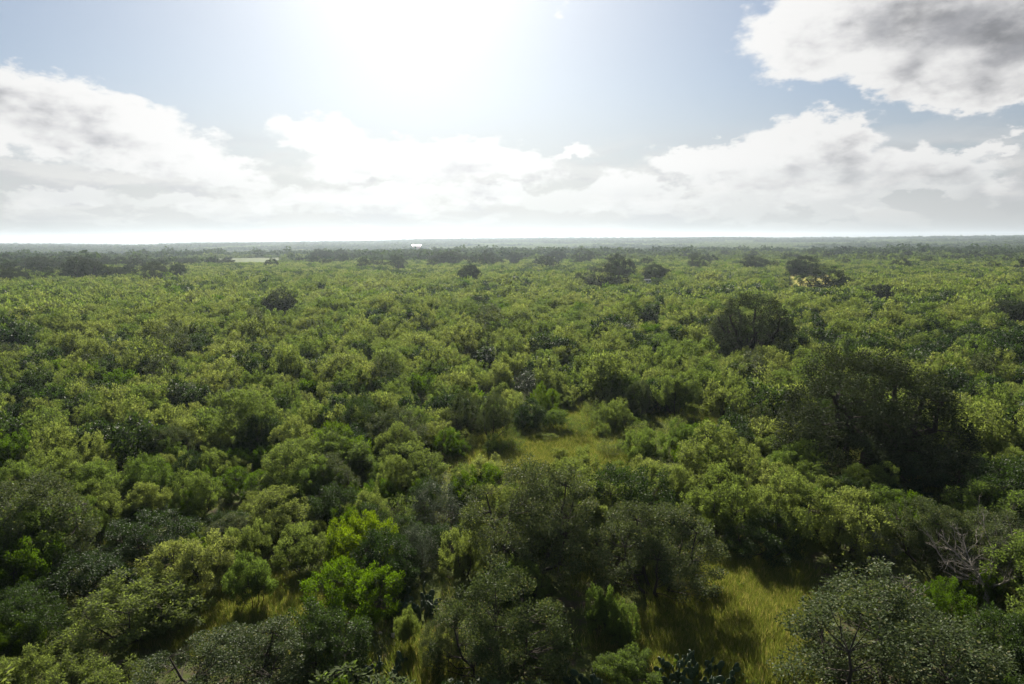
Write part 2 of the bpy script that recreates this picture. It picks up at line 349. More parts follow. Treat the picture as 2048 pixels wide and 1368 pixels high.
def plant(seed, R, H, z0, ntip, rc, nleaf, L, Wd, stretch=1.0, updir=0.4, droop=0.3, flat=.75, lumps=.3, nstem=4, stem_r=.05, trunk_h=0.0, inner=.35, twig=.012, gap=0.0, squash=1.0, sides=4, limbs=0, updir_leaf=0.0):
    """Stems that branch to every clump of leaves, and the leaves of each clump. Returns stem geometry (list of Geo) and leaf arrays."""
    r = np.random.default_rng(seed)
    # clump places: lumpy dome
    i = np.arange(ntip) + .5
    ph = np.arccos(1 - i / ntip * (1 + .22)); th = np.pi * (1 + 5 ** .5) * i + r.normal(0, .25, ntip)
    d = np.stack([np.cos(th) * np.sin(ph), np.sin(th) * np.sin(ph), np.cos(ph)], 1); d = nrm(d + r.normal(0, .12, d.shape))
    lobes = unit(9, r); lobes[:, 2] = np.abs(lobes[:, 2]) * .6; lobes = nrm(lobes)
    w = np.max(np.clip((d @ lobes.T - .62) / .38, 0, 1), axis=1)
    rr = (1 - lumps) + lumps * w * 1.15 + r.normal(0, .05, ntip)
    ins = r.random(ntip) < inner; rr = np.where(ins, rr * r.uniform(.35, .8, ntip), rr)
    if gap: 
        keep = np.ones(ntip, bool); gd = unit(4, r); gd[:, 2] = gd[:, 2] * .5 + .2; gd = nrm(gd)
        for q in gd: keep &= (d @ q) < (1 - gap)
        d, rr, ins = d[keep], rr[keep], ins[keep]; ntip = len(d)
    C = d * rr[:, None] * np.array([R, R * squash, 1.0]); hz = H * (1 - z0)
    C[:, 2] = H * z0 + hz * np.clip(d[:, 2], -.25, 1) * rr * np.where(ins, .8, 1.0)
    C[:, 2] = np.maximum(C[:, 2], rc * .5)
    # stems
    gs = [Geo()]
    nodes = []
    top = np.array([r.normal(0, .05) * R, r.normal(0, .05) * R, trunk_h])
    if trunk_h > 0:
        tp = [np.zeros(3) - (0, 0, .15), np.array([0.02 * R, 0, trunk_h * .5]), top]; gs[0].tube(tp, [stem_r * 1.35, stem_r * 1.05, stem_r * .95], sides + 3)
    for k in range(nstem):
        a = 2 * np.pi * (k + r.uniform(-.3, .3)) / nstem
        lean = r.uniform(.45, .8); e = np.array([math.cos(a) * R * lean, math.sin(a) * R * lean * squash, H * (z0 + (1 - z0) * r.uniform(.35, .7))])
        s = top if trunk_h > 0 else np.array([math.cos(a) * .12, math.sin(a) * .12, -.1])
        n = 7; t = np.linspace(0, 1, n)[:, None]
        bow = np.array([math.cos(a) * R * .12, math.sin(a) * R * .12, -H * .08])
        pts = s * (1 - t) + e * t + bow * np.sin(np.pi * t) + r.normal(0, .035 * R, (n, 3)) * np.sin(np.pi * t)
        pts[0] = s
        gg = gs[0]
        if limbs: gg = Geo(); gs.append(gg)
        gg.tube(pts, np.linspace(stem_r * (.75 if trunk_h > 0 else 1), stem_r * .28, n), sides + 1)
        for q in range(1, n): nodes.append((pts[q], stem_r * (.75 - .5 * q / n), len(gs) - 1))
    NP = np.array([q[0] for q in nodes])
    order = np.argsort(np.linalg.norm(C - (0, 0, H * z0), axis=1))
    for c in order:
        c0 = C[c]; dist = np.linalg.norm(NP - c0, axis=1) + np.where(NP[:, 2] > c0[2] + .1, 1.5, 0); q = int(np.argmin(dist))
        s = NP[q]; gi = nodes[q][2]; n = 4; t = np.linspace(0, 1, n)[:, None]
        pts = s * (1 - t) + c0 * t + np.array([0, 0, -.06 * dist[q]]) * np.sin(np.pi * t) + r.normal(0, .04 * min(dist[q], 2.5), (n, 3)) * np.sin(np.pi * t)
        r0 = min(nodes[q][1] * .55, twig * 2.2 + .012 * dist[q])
        gs[gi].tube(pts, np.linspace(r0, twig * .6, n), 3)
        if limbs and not ins[c]:
            nodes.append((pts[2], r0 * .7, gi)); NP = np.vstack([NP, pts[2]])
    # leaves
    per = r.poisson(nleaf, ntip); idx = np.repeat(np.arange(ntip), per); n = len(idx)
    cd_ = nrm(d + np.array([0, 0, updir]) + r.normal(0, .2, d.shape))[idx]
    u = unit(n, r) * (r.random(n) ** .42)[:, None]; u[:, 2] *= flat
    cr = (rc * r.uniform(.7, 1.25, ntip))[idx][:, None]
    o = u * cr
    o += cd_ * ((o * cd_).sum(1, keepdims=True) * (stretch - 1))
    P = C[idx] + o
    D = nrm(nrm(o) * .8 + cd_ * .3 + r.normal(0, .55, (n, 3)) + np.array([0, 0, updir_leaf - droop]))
    k_ = min(L / .15, 2.0)      # larger leaf sprays lie more along the surface of their clump
    N = nrm(r.normal(0, .75 / k_, (n, 3)) + np.array([0, 0, .6]) + nrm(o) * .5 * k_ + d[idx] * .25 * k_)
    tone = np.clip(.5 + r.normal(0, .22, n) + (r.normal(0, .10, ntip))[idx], 0, 1)
    Ls = L * r.uniform(.65, 1.25, n); Ws = Wd * r.uniform(.7, 1.2, n)
    ok = P[:, 2] > .02
    return gs, (leaves(P, D, N, Ls, Ws).reshape(-1, 4, 3)[ok].reshape(-1, 3), tone[ok])

def crown_mesh(name, lv, m):
    V, t = lv; return np_mesh(name, V, np.arange(len(V)), np.full(len(V) // 4, 4), [m], tone=t)
def joined_mesh(name, gs, lv, mb, ml):
    G = Geo()
    for q in gs:
        if q.V: V, F = q.arr(); G.add(V, F)
    SV, SF = G.arr(); V, t = lv; k = len(V) // 4
    LF = np.arange(len(V)).reshape(-1, 4) + len(SV)
    return np_mesh(name, np.concatenate([SV, V]), np.concatenate([SF, LF]).ravel(), np.full(len(SF) + k, 4), [mb, ml],
                   midx=np.concatenate([np.zeros(len(SF), int), np.ones(k, int)]), tone=np.concatenate([np.full(len(SF), .5), t]))

# species: nominal radius and height, leaf look at three levels of distance
SPEC = {
 'feathery_shrub': dict(R=2.0, H=3.3, mat=M_FEATHER, bark=M_BARK, nvar=(6, 5, 4), kw=dict(z0=.34, flat=.8, lumps=.55, updir=1.1, droop=.4, nstem=6, stem_r=.05, inner=.34, stretch=1.5),
      lod=[(135, .235, 150, .135, .046), (84, .28, 64, .22, .090), (36, .38, 26, .40, .22)]),
 'bright_bush': dict(R=1.75, H=2.7, mat=M_BRIGHT, bark=M_BARK, nvar=(4, 3, 3), kw=dict(z0=.25, flat=.9, lumps=.45, updir=1.6, droop=-.35, nstem=6, stem_r=.035, inner=.3, stretch=2.1),
      lod=[(125, .18, 150, .10, .048), (78, .24, 60, .20, .10), (34, .36, 16, .46, .28)]),
 'dark_bush': dict(R=2.0, H=3.0, mat=M_DARK, bark=M_BARK, nvar=(4, 4, 3), kw=dict(z0=.24, flat=.85, lumps=.3, updir=.5, droop=.05, nstem=5, stem_r=.06, inner=.3, stretch=1.2),
      lod=[(125, .29, 190, .088, .052), (70, .35, 56, .22, .14), (34, .46, 24, .42, .28)]),
 'glossy_tree': dict(R=2.5, H=5.0, mat=M_GLOSSY, bark=M_BARK, nvar=(4, 2, 0), kw=dict(z0=.40, flat=.9, lumps=.34, updir=.4, droop=0, nstem=5, stem_r=.09, inner=.3, stretch=1.15, gap=.06),
      lod=[(215, .34, 215, .080, .055), (120, .40, 66, .19, .13), (42, .5, 13, .42, .25)]),
 'silvery_bush': dict(R=1.6, H=2.4, mat=M_SILVER, bark=M_TWIG, nvar=(3, 2, 0), kw=dict(z0=.25, flat=.9, lumps=.3, updir=.5, droop=0, nstem=6, stem_r=.03, inner=.25, stretch=1.2),
      lod=[(105, .27, 66, .085, .055), (60, .32, 30, .18, .10), (30, .4, 12, .4, .22)]),
 'twiggy_shrub': dict(R=1.5, H=2.6, mat=M_FEATHER, bark=M_TWIG, nvar=(3, 2, 0), kw=dict(z0=.3, flat=.9, lumps=.35, updir=1.3, droop=.1, nstem=9, stem_r=.028, inner=.4, stretch=1.6, twig=.010),
      lod=[(120, .22, 24, .12, .04), (80, .3, 12, .22, .08), (30, .4, 7, .4, .2)]),
 'oak_tree': dict(R=6.5, H=9.5, mat=M_OAK, bark=M_OAKBARK, nvar=(3, 3, 3), kw=dict(z0=.20, flat=.75, lumps=.26, updir=.3, droop=.1, nstem=8, stem_r=.42, trunk_h=2.0, inner=.34, stretch=1.0, gap=.015, twig=.03, limbs=1, sides=5),
      lod=[(340, .72, 200, .16, .10), (230, .80, 80, .32, .20), (110, 1.0, 30, .80, .50)]),
}
VAR = {}
for si, (sp, S) in enumerate(SPEC.items()):
    VAR[sp] = []
    for lod in range(3):
        nt, rc, nl, L, Wd = S['lod'][lod]; out = []
        for v in range(S['nvar'][lod]):
            kw = dict(S['kw']); kw['squash'] = .82 + .3 * ((v * 37 % 10) / 10)
            if sp == 'feathery_shrub': kw['z0'] = (.22, .36, .30, .46, .28, .40)[v]
            if sp == 'glossy_tree': kw['z0'] = (.20, .36, .26, .10)[v]
            if sp == 'oak_tree' and v == 1: kw['gap'] = .06; nl = int(nl * .72)
            if lod == 2: kw['limbs'] = 0; kw['nstem'] = max(3, kw['nstem'] // 2)
            gs, lv = plant(1000 * si + 100 * lod + v + 11, S['R'], S['H'] * (.9 + .2 * ((v * 53 % 7) / 7)), ntip=nt, rc=rc, nleaf=nl, L=L, Wd=Wd, **kw)
            nl = S['lod'][lod][2]
            if lod < 2:
                out.append(dict(trunk=geo_mesh(sp + '_trunk', gs[0], S['bark']) if gs[0].V else None, limbs=[geo_mesh(sp + '_limb', q, S['bark']) for q in gs[1:]],
                                crown=crown_mesh(sp + '_crown', lv, S['mat']), join=joined_mesh(sp, gs, lv, S['bark'], S['mat']) if lod == 1 else None))
            else: out.append(dict(join=joined_mesh(sp, gs, lv, S['bark'], S['mat'])))
        VAR[sp].append(out)
# a lime coloured and a bigger-leaved version share the bright bush's shape
def recolour(mesh, m):
    c = mesh.copy(); c.materials.clear(); c.materials.append(m); return c

def build(sp, x, y, sx, sz, rot, v, lod, label, cat, group, crown_mat=None, sy=None):
    K = VAR[sp][lod]; K = K[v % len(K)]
    z = float(terrain(x, y))
    e = link(sp, None); e.location = (x, y, z - .03); e.rotation_euler = (0, 0, rot); e.scale = (sx, sy or sx, sz)
    tag(e, label, cat, group)
    cm = K['crown']
    if crown_mat: cm = recolour(cm, crown_mat)
    link('crown', cm, e)
    tr = link('trunk', K['trunk'], e) if K['trunk'] else None
    for q in K['limbs']: link('limb', q, tr if tr else e)
    return e

# ------------------------------------------------------------------ the plants one can point at (picture box of each: x0, x1, top, foot)
CAT = {'feathery_shrub': 'shrub', 'bright_bush': 'bush', 'dark_bush': 'bush', 'glossy_tree': 'tree', 'silvery_bush': 'bush', 'twiggy_shrub': 'shrub', 'oak_tree': 'oak tree'}
PLACED = []     # x, y, radius
LAND = []       # landmarks: x, y, short phrase
def spot(x0, x1, yt, yb):
    g_ = gp((x0 + x1) / 2, yb); dist = (g_ - CAM).length
    r = (x1 - x0) / 2 * dist / FPX
    # push the foot back by part of the radius: the lowest visible leaves overhang the foot
    hd = Vector((g_.x, g_.y, 0)).normalized(); c = Vector((g_.x, g_.y, 0)) + hd * r * .45
    d = ray((x0 + x1) / 2, yt); t = (math.hypot(c.x, c.y)) / math.hypot(d.x, d.y); h = CAM.z + d.z * t
    return c.x, c.y, r, max(h, .8)
vc = {}; KBOX = []
def key(sp, x0, x1, yt, yb, label, short=None, crown_mat=None, group=None, rot=None, v=None):
    x, y, r, h = spot(x0, x1, yt, yb); S = SPEC[sp]; w_ = (x1 - x0) * .18; KBOX.append((x0 + w_, x1 - w_, yt, yb, (yb - yt) * (.28 if yb - yt > 30 else .12)))
    h -= float(terrain(x, y))
    sx, sz = r / S['R'] * .96, h / S['H'] * (1.06 if sp == 'oak_tree' else .97); d = math.hypot(x, y)
    lod = 0 if d < (75 if sp != 'oak_tree' else 130) else 1
    vc[sp] = vc.get(sp, -1) + 1
    build(sp, x, y, sx, sz, rng.uniform(0, 6.28) if rot is None else rot, vc[sp] if v is None else v, lod, label, CAT[sp], group or GRP[sp], crown_mat)
    PLACED.append((x, y, r)); 
    if short: LAND.append((x, y, short, r))
GRP = {'feathery_shrub': 'olive feathery shrubs of the brushland', 'bright_bush': 'bright green bushes of the brushland', 'dark_bush': 'dark green bushes of the brushland',
       'glossy_tree': 'small glossy-leaved trees in the brush', 'silvery_bush': 'silvery bushes in the brush', 'twiggy_shrub': 'thin twiggy shrubs', 'oak_tree': 'dark oaks standing above the brush'}

key('oak_tree', 1545, 1920, 690, 965, 'great dark spreading oak, widest tree in view, on the right', 'the great dark oak', v=0)
key('oak_tree', 1400, 1585, 598, 728, 'large airy oak with a forked black trunk behind the great dark oak', 'the airy forked oak', v=1)
key('oak_tree', 515, 602, 578, 640, 'compact dark oak standing alone in the pale shrubs on the left', 'the lone compact oak', v=2)
key('oak_tree', 908, 970, 526, 568, 'small rounded brownish oak alone above the shrubs near centre', 'the rounded brownish oak')
key('oak_tree', 1148, 1262, 532, 582, 'broad dense oak, front one of the central oak clump', 'the central oak clump')
key('oak_tree', 1208, 1272, 507, 562, 'tall narrow oak rising behind the front of the central clump')
key('oak_tree', 1284, 1345, 526, 566, 'low rounded oak just right of the central oak clump', 'the low rounded oak')
key('oak_tree', 1374, 1420, 509, 542, 'small upright oak to the right of the low rounded oak')
key('oak_tree', 1478, 1540, 510, 542, 'tan-brown flat oak left of the dry yellow pasture')
key('oak_tree', 1570, 1634, 509, 553, 'oak standing at the back edge of the dry yellow pasture', 'the pasture-edge oak')
key('oak_tree', 1603, 1697, 536, 586, 'gnarled open oak in front of the dry yellow pasture', 'the gnarled open oak')
key('oak_tree', 128, 212, 511, 566, 'spreading oak with a black trunk, far left above the shrubs', 'the spreading left oak')
key('oak_tree', 46, 112, 510, 545, 'broad low oak left of the spreading black-trunked one')
key('oak_tree', 274, 340, 529, 569, 'double-headed dark oak right of the spreading black-trunked one', 'the double-headed oak')
key('oak_tree', 342, 372, 524, 560, 'thin half-bare oak beside the double-headed dark oak')
key('oak_tree', 864, 926, 500, 536, 'wide oak in the back row above the rounded brownish oak')
key('oak_tree', 957, 997, 503, 536, 'dense dark oak in the back row, right of the wide one')
key('oak_tree', 1011, 1047, 503, 528, 'small domed oak in the back row near the picture centre')
key('oak_tree', 1084, 1136, 500, 526, 'far pale-hazed oak between the domed oak and the central clump')
key('oak_tree', 1142, 1192, 499, 530, 'hazy oak directly behind the front oak of the central clump')
key('oak_tree', 618, 668, 497, 524, 'far oak at the right end of the pale green pasture')
key('oak_tree', 664, 702, 498, 522, 'airy oak with pale trunks right of the pale pasture')
key('oak_tree', 780, 816, 515, 540, 'low dark oak in front of the hazy row, left of centre')
key('oak_tree', 1985, 2075, 598, 652, 'dark oak cut by the right edge of the picture', 'the dark oak at the right edge')
key('oak_tree', 1725, 1800, 566, 605, 'low dark oak right of the gnarled open one', 'the low dark oak')
# foreground
key('glossy_tree', 880, 1127, 1112, 1405, 'round grey-green tree with yellowish tips at the bottom centre', 'the round grey-green tree', v=0)
key('glossy_tree', 940, 1190, 915, 1175, 'tall thin-leaved glossy tree behind the round grey-green one', 'the tall thin-leaved tree', v=1)
key('glossy_tree', 1190, 1425, 985, 1215, 'broad glossy tree left of the open grassy clearing', 'the broad glossy tree', v=2)
key('glossy_tree', 1565, 1965, 1165, 1470, 'huge dark glossy tree filling the bottom right corner', 'the huge dark corner tree', v=3)
key('glossy_tree', 335, 600, 1250, 1450, 'grey-green glossy tree at the bottom edge, left of centre', 'the bottom-edge glossy tree', v=1)
key('dark_bush', 555, 742, 1200, 1370, 'dull blue-green rounded bush beside the bottom-edge glossy tree', 'the dull blue-green bush')
key('glossy_tree', 848, 935, 1232, 1350, 'small glossy bush in front of the round grey-green tree')
key('bright_bush', 652, 796, 1012, 1150, 'yellow-lime bush, the brightest plant in the view', 'the yellow-lime bush', M_LIME)
key('bright_bush', 622, 792, 1120, 1262, 'vivid green spiky bush in front of the yellow-lime one', 'the vivid green bush', M_VIVID)
key('dark_bush', 715, 850, 1060, 1190, 'dark bush tucked between the yellow-lime and vivid green bushes')
key('silvery_bush', 785, 882, 1045, 1150, 'soft grey-green bush right of the yellow-lime bush')
key('silvery_bush', 828, 928, 966, 1062, 'silvery bush with whitish leaves left of the thin-leaved tree', 'the silvery bush')
key('feathery_shrub', 885, 978, 1028, 1160, 'fresh green feathery shrub below the silvery bush')
key('feathery_shrub', 1170, 1232, 1168, 1285, 'pale tufted feathery sapling beside the grassy clearing', 'the pale tufted sapling')
key('feathery_shrub', 1212, 1278, 1198, 1305, 'green feathery sapling just right of the pale tufted one')
key('feathery_shrub', 1195, 1315, 1298, 1405, 'feathery shrub at the bottom edge left of the large cactus', 'the bottom feathery shrub')
key('feathery_shrub', 1368, 1500, 932, 1085, 'rounded light green feathery shrub below the great dark oak')
key('dark_bush', 1455, 1600, 1020, 1130, 'shadowy dark bush behind the top of the grassy clearing')
key('feathery_shrub', 1500, 1640, 962, 1110, 'grey-olive feathery shrub, middle one of the row above the clearing')
key('feathery_shrub', 1600, 1765, 948, 1120, 'tall light-tipped feathery shrub above the huge corner tree', 'the tall light-tipped shrub')
key('glossy_tree', 1770, 1910, 980, 1140, 'twin-headed glossy tree right of the tall light-tipped shrub', 'the twin-headed glossy tree')
key('glossy_tree', 1890, 2070, 1010, 1180, 'sombre glossy tree at the right edge above the dead branches')
key('bright_bush', 1838, 1935, 1155, 1250, 'yellow-green tufted bush among the dead branches at right')
key('dark_bush', 110, 262, 1102, 1205, 'dense blackish-green bush in the lower left', 'the blackish bush')
key('dark_bush', -10, 125, 1165, 1310, 'big dark bush cut by the left edge near the bottom')
key('feathery_shrub', 318, 472, 1062, 1205, 'tan-olive feathery shrub above the left grassy gap', 'the tan-olive shrub')
key('feathery_shrub', 178, 385, 1150, 1300, 'broad loose feathery shrub left of the left grassy gap')
key('feathery_shrub', 465, 556, 1108, 1235, 'thin-stemmed pale feathery sapling beside the left grassy gap', 'the thin-stemmed sapling', v=3)
key('feathery_shrub', 560, 662, 1042, 1160, 'misty grey feathery shrub left of the yellow-lime bush')
key('dark_bush', 228, 385, 1028, 1140, 'dark tangled bush behind the tan-olive shrub')
key('bright_bush', 325, 382, 1190, 1256, 'small green weed-like bush in the left grassy gap')
key('feathery_shrub', 790, 838, 1218, 1312, 'little umbrella-shaped sapling by the dirt patch', 'the umbrella sapling', v=3)
key('feathery_shrub', 120, 290, 1290, 1440, 'yellowish feathery shrub at the bottom left edge')
key('feathery_shrub', -30, 90, 1305, 1440, 'yellow-green feathery shrub in the bottom left corner')
key('bright_bush', -15, 80, 1225, 1330, 'bright green bush at the left edge near the bottom corner')
key('glossy_tree', 893, 966, 768, 878, 'dusky glossy tree, left one of the central grove', 'the central grove')
key('glossy_tree', 948, 1022, 784, 890, 'glossy tree on bare stems, right one of the central grove')
key('dark_bush', 1018, 1096, 794, 868, 'neat round olive bush right of the central grove', 'the neat round bush')
key('bright_bush', 1062, 1116, 768, 838, 'vivid green bush behind the neat round one')
key('silvery_bush', 1024, 1094, 733, 792, 'grey-white speckled bush behind the central grove')
key('twiggy_shrub', 956, 982, 733, 790, 'narrow bare twiggy shrub behind the central grove')
key('bright_bush', 866, 938, 856, 920, 'bright green bush in front of the central grove')
key('dark_bush', 948, 1012, 692, 735, 'dark flat bush a little beyond the bare twiggy shrub', 'the dark flat bush')
key('bright_bush', 816, 872, 742, 800, 'bright green bush left of the central grove', 'the bright grove-side bush')
key('bright_bush', 1240, 1338, 848, 935, 'yellowish bush at the right end of the central clearing', 'the yellowish bush', M_FEATHER)
key('twiggy_shrub', 1122, 1178, 830, 878, 'wiry brown shrub standing in the central clearing')
key('twiggy_shrub', 1160, 1215, 800, 862, 'brown-stemmed shrub at the back of the central clearing')
key('feathery_shrub', 1195, 1262, 795, 868, 'pale rounded shrub behind the central clearing')
key('feathery_shrub', 1300, 1402, 742, 845, 'fine green feathery shrub right of the central clearing', 'the fine green shrub')
key('glossy_tree', 1246, 1312, 750, 842, 'dusty glossy tree left of the fine green shrub')
key('dark_bush', 1266, 1332, 603, 648, 'dark low bush in the pale shrubs below the low rounded oak', 'the dark low bush')
key('bright_bush', 585, 650, 748, 800, 'bright green bush in the left middle distance', 'the bright mid-left bush')
key('bright_bush', 215, 275, 735, 790, 'small vivid bush far left in the middle distance', 'the vivid far-left bush')
key('bright_bush', -20, 60, 865, 940, 'vivid bush at the left edge in the middle distance', 'the vivid left-edge bush')
key('bright_bush', 200, 268, 872, 925, 'vivid bush left of the pale shrubs in the middle left')
key('bright_bush', 440, 540, 935, 1000, 'vivid green bush behind the tan-olive shrub', 'the vivid mid bush')
key('dark_bush', 1755, 1960, 905, 985, 'deep-shaded dark bush at the foot of the great dark oak')
key('silvery_bush', 1700, 1790, 1060, 1130, 'dull grey brushy bush under the tall light-tipped shrub')

# ------------------------------------------------------------------ rows of far oaks
_U = ['', 'first', 'second', 'third', 'fourth', 'fifth', 'sixth', 'seventh', 'eighth', 'ninth', 'tenth', 'eleventh', 'twelfth', 'thirteenth', 'fourteenth', 'fifteenth', 'sixteenth', 'seventeenth', 'eighteenth', 'nineteenth']
def ordinal(n):
    if n < 20: return _U[n]
    t = {2: 'twent', 3: 'thirt', 4: 'fort', 5: 'fift', 6: 'sixt'}[n // 10]
    return t + 'ieth' if n % 10 == 0 else t + 'y-' + _U[n % 10]
LAST = [None]
def oak_row(n, xa, xb, d0, d1, where, seed):
    made = []
    r = np.random.default_rng(seed)
    for k in range(n):
        px = xa + (xb - xa) * (k + r.uniform(.1, .9)) / n; d = r.uniform(d0, d1)
        dd = ray(px, 520); h = math.hypot(dd.x, dd.y); x, y = dd.x / h * d, dd.y / h * d
        R = r.uniform(4.0, 7.5); H = r.uniform(6.0, 9.5)
        qx, qy, _ = project([[x, y, 0]]); qt = project([[x, y, H]])[1]
        rp = R / d * FPX
        if np.any((OPEN[:, 0] < qx[0] + rp * .8) & (OPEN[:, 1] > qx[0] - rp * .8) & (OPEN[:, 3] > qt[0] - 1) & (OPEN[:, 2] < qy[0])) and r.random() < .93: continue
        if any((x - a) ** 2 + (y - b) ** 2 < (R * .6 + c * .6) ** 2 for a, b, c in PLACED): continue
        lod = 1 if d < 420 else 2
        if lod == 1: LAST[0] = build('oak_tree', x, y, R / 6.5, H / 9.5, r.uniform(0, 6.28), k, 1, where, 'oak tree', 'far oaks on the plain')
        else:
            K = VAR['oak_tree'][2][k % 3]; o = LAST[0] = link('oak_tree', K['join']); o.location = (x, y, float(terrain(x, y))); o.scale = (R / 6.5, R / 6.5, H / 9.5); o.rotation_euler.z = r.uniform(0, 6.28)
            tag(o, where, 'oak tree', 'far oaks on the plain')
        PLACED.append((x, y, R * .8)); made.append((qx[0], LAST[0]))
    for k, (_, o) in enumerate(sorted(made, key=lambda t: t[0])): o['label'] = f'{ordinal(k + 1)} from the left of the {where}'
oak_row(34, -60, 640, 440, 560, 'grey-green oaks in the row along the pale pasture', 3)
oak_row(40, -60, 900, 600, 680, 'hazy dark oaks in the row beyond the pale pasture', 4)
oak_row(16, -60, 330, 340, 430, 'dark oaks in the nearer row at the far left', 5)
oak_row(20, 640, 1100, 430, 620, 'hazy oaks in the back row above the centre shrubs', 6)
oak_row(42, 1050, 2110, 420, 800, 'hazy dark oaks on the wooded plain at the right', 7)

# ------------------------------------------------------------------ white barn roof and white trailer, far off
def box_mesh(name, x0, x1, y0, y1, z0, z1, m, roof=0):
    V = [(x0, y0, z0), (x1, y0, z0), (x1, y1, z0), (x0, y1, z0), (x0, y0, z1), (x1, y0, z1), (x1, y1, z1), (x0, y1, z1)]
    F = [(0, 1, 2, 3), (4, 7, 6, 5), (0, 4, 5, 1), (1, 5, 6, 2), (2, 6, 7, 3), (3, 7, 4, 0)]
    if roof:
        ym = (y0 + y1) / 2; V += [(x0, ym, z1 + roof), (x1, ym, z1 + roof)]
        F = [(0, 1, 2, 3), (4, 5, 9, 8), (7, 8, 9, 6), (0, 4, 5, 1), (1, 5, 9, 6, 2), (2, 6, 7, 3), (3, 7, 8, 4, 0)]
    me = bpy.data.meshes.new(name); me.from_pydata(V, [], F); me.materials.append(m); me.update(); return me
M_WHITE = plain_mat('white_sheet_metal', (.42, .41, .41), .3, .6, .04); M_RED = plain_mat('red_brown_cladding', (.35, .16, .14), .7)
M_GLASS = plain_mat('dark_glass', (.02, .025, .03), .08, .6, .05); M_TYRE = plain_mat('rubber', (.02, .02, .02), .8)
d = ray(833, 489.5); dist_b = 1900; bx, by = d.x / math.hypot(d.x, d.y) * dist_b, d.y / math.hypot(d.x, d.y) * dist_b
bz = max(float(terrain(bx, by)), CAM.z + d.z / math.hypot(d.x, d.y) * dist_b - 5.5)
barn = link('barn', None); barn.location = (bx, by, bz); barn.rotation_euler.z = .05
tag(barn, 'long low barn with a shining white roof on the hazy slope', 'barn')
link('wall', box_mesh('wall', -11, 11, -6, 6, -6, 3.2, M_RED), barn)
link('roof', box_mesh('roof', -11.8, 11.8, -6.8, 6.8, 3.22, 3.4, M_WHITE, 2.2), barn)
for k in range(4): link('door' if k == 1 else 'window', box_mesh('opening', -8 + k * 5, -6 + k * 5, -6.06, -6.01, 0.2 if k == 1 else 1.2, 2.4, M_GLASS), barn)
p_ = gp(1295, 571)
tr = link('trailer', None); tr.location = (p_.x, p_.y, float(terrain(p_.x, p_.y)) + .1); tr.rotation_euler.z = .15; tr.scale = (.7, .7, .9)
tag(tr, 'small white trailer half hidden at the foot of the low rounded oak', 'trailer')
link('body', box_mesh('body', -2.2, 2.2, -1, 1, .55, 2.6, M_WHITE), tr)
for k in (-1.2, .6): link('window', box_mesh('window', k, k + .9, -1.04, -1.005, 1.5, 2.1, M_GLASS), tr)
def wheel_mesh(r=.34, w=.2):
    G = Geo(); a = np.linspace(0, 2 * np.pi, 15); G.tube(np.stack([np.cos(a) * r * .7, 0 * a, np.sin(a) * r * .7], 1), np.full(15, r * .3), 6); return geo_mesh('wheel', G, M_TYRE)
wm = wheel_mesh()
for sx_ in (-.5, .5):
    for sy_ in (-1.02, 1.02):
        w_ = link('wheel', wm, tr); w_.location = (sx_, sy_, .34)

# ------------------------------------------------------------------ filling scatter of shrubs
def rejected(x, y, r, h, px, pyb, pyt, rp):
    if np.any((KB[:, 0] < px + rp * .6) & (KB[:, 1] > px - rp * .6) & (KB[:, 3] < pyb) & (KB[:, 3] - KB[:, 4] > pyt) & (KB[:, 3] + 260 > pyb)): return True
    hit = (OPEN[:, 0] < px + rp * .75) & (OPEN[:, 1] > px - rp * .75) & (OPEN[:, 3] > pyt + 3) & (OPEN[:, 2] < pyb)
    return bool(np.any(hit))
KB = np.array(KBOX, float)
def ring(r0, r1, sp_, half=45.0, seed=0):
    r = np.random.default_rng(seed)
    xm = r1 * math.sin(R_(half)); xs = np.arange(-xm, xm, sp_); ys = np.arange(0, r1, sp_)
    A, B = np.meshgrid(xs, ys); A = A.ravel() + r.uniform(-.48, .48, A.size) * sp_; B = B.ravel() + r.uniform(-.48, .48, B.size) * sp_
    q = np.hypot(A, B); az = np.degrees(np.arctan2(A, B)); k = (q > r0) & (q < r1) & (np.abs(az) < half)
    return A[k], B[k]
rf = np.random.default_rng(21)
GRIDC = {}
def near_placed(x, y, r):
    gx, gy = int(x // 20), int(y // 20)
    for a in range(gx - 1, gx + 2):
        for b in range(gy - 1, gy + 2):
            for (px, py, pr) in GRIDC.get((a, b), ()):
                m = (pr * .78 + r * .5)
                if (x - px) ** 2 + (y - py) ** 2 < m * m: return True
    return False
for (a, b, c) in PLACED: GRIDC.setdefault((int(a // 20), int(b // 20)), []).append((a, b, c))
FILL = {k: [] for k in SPEC}
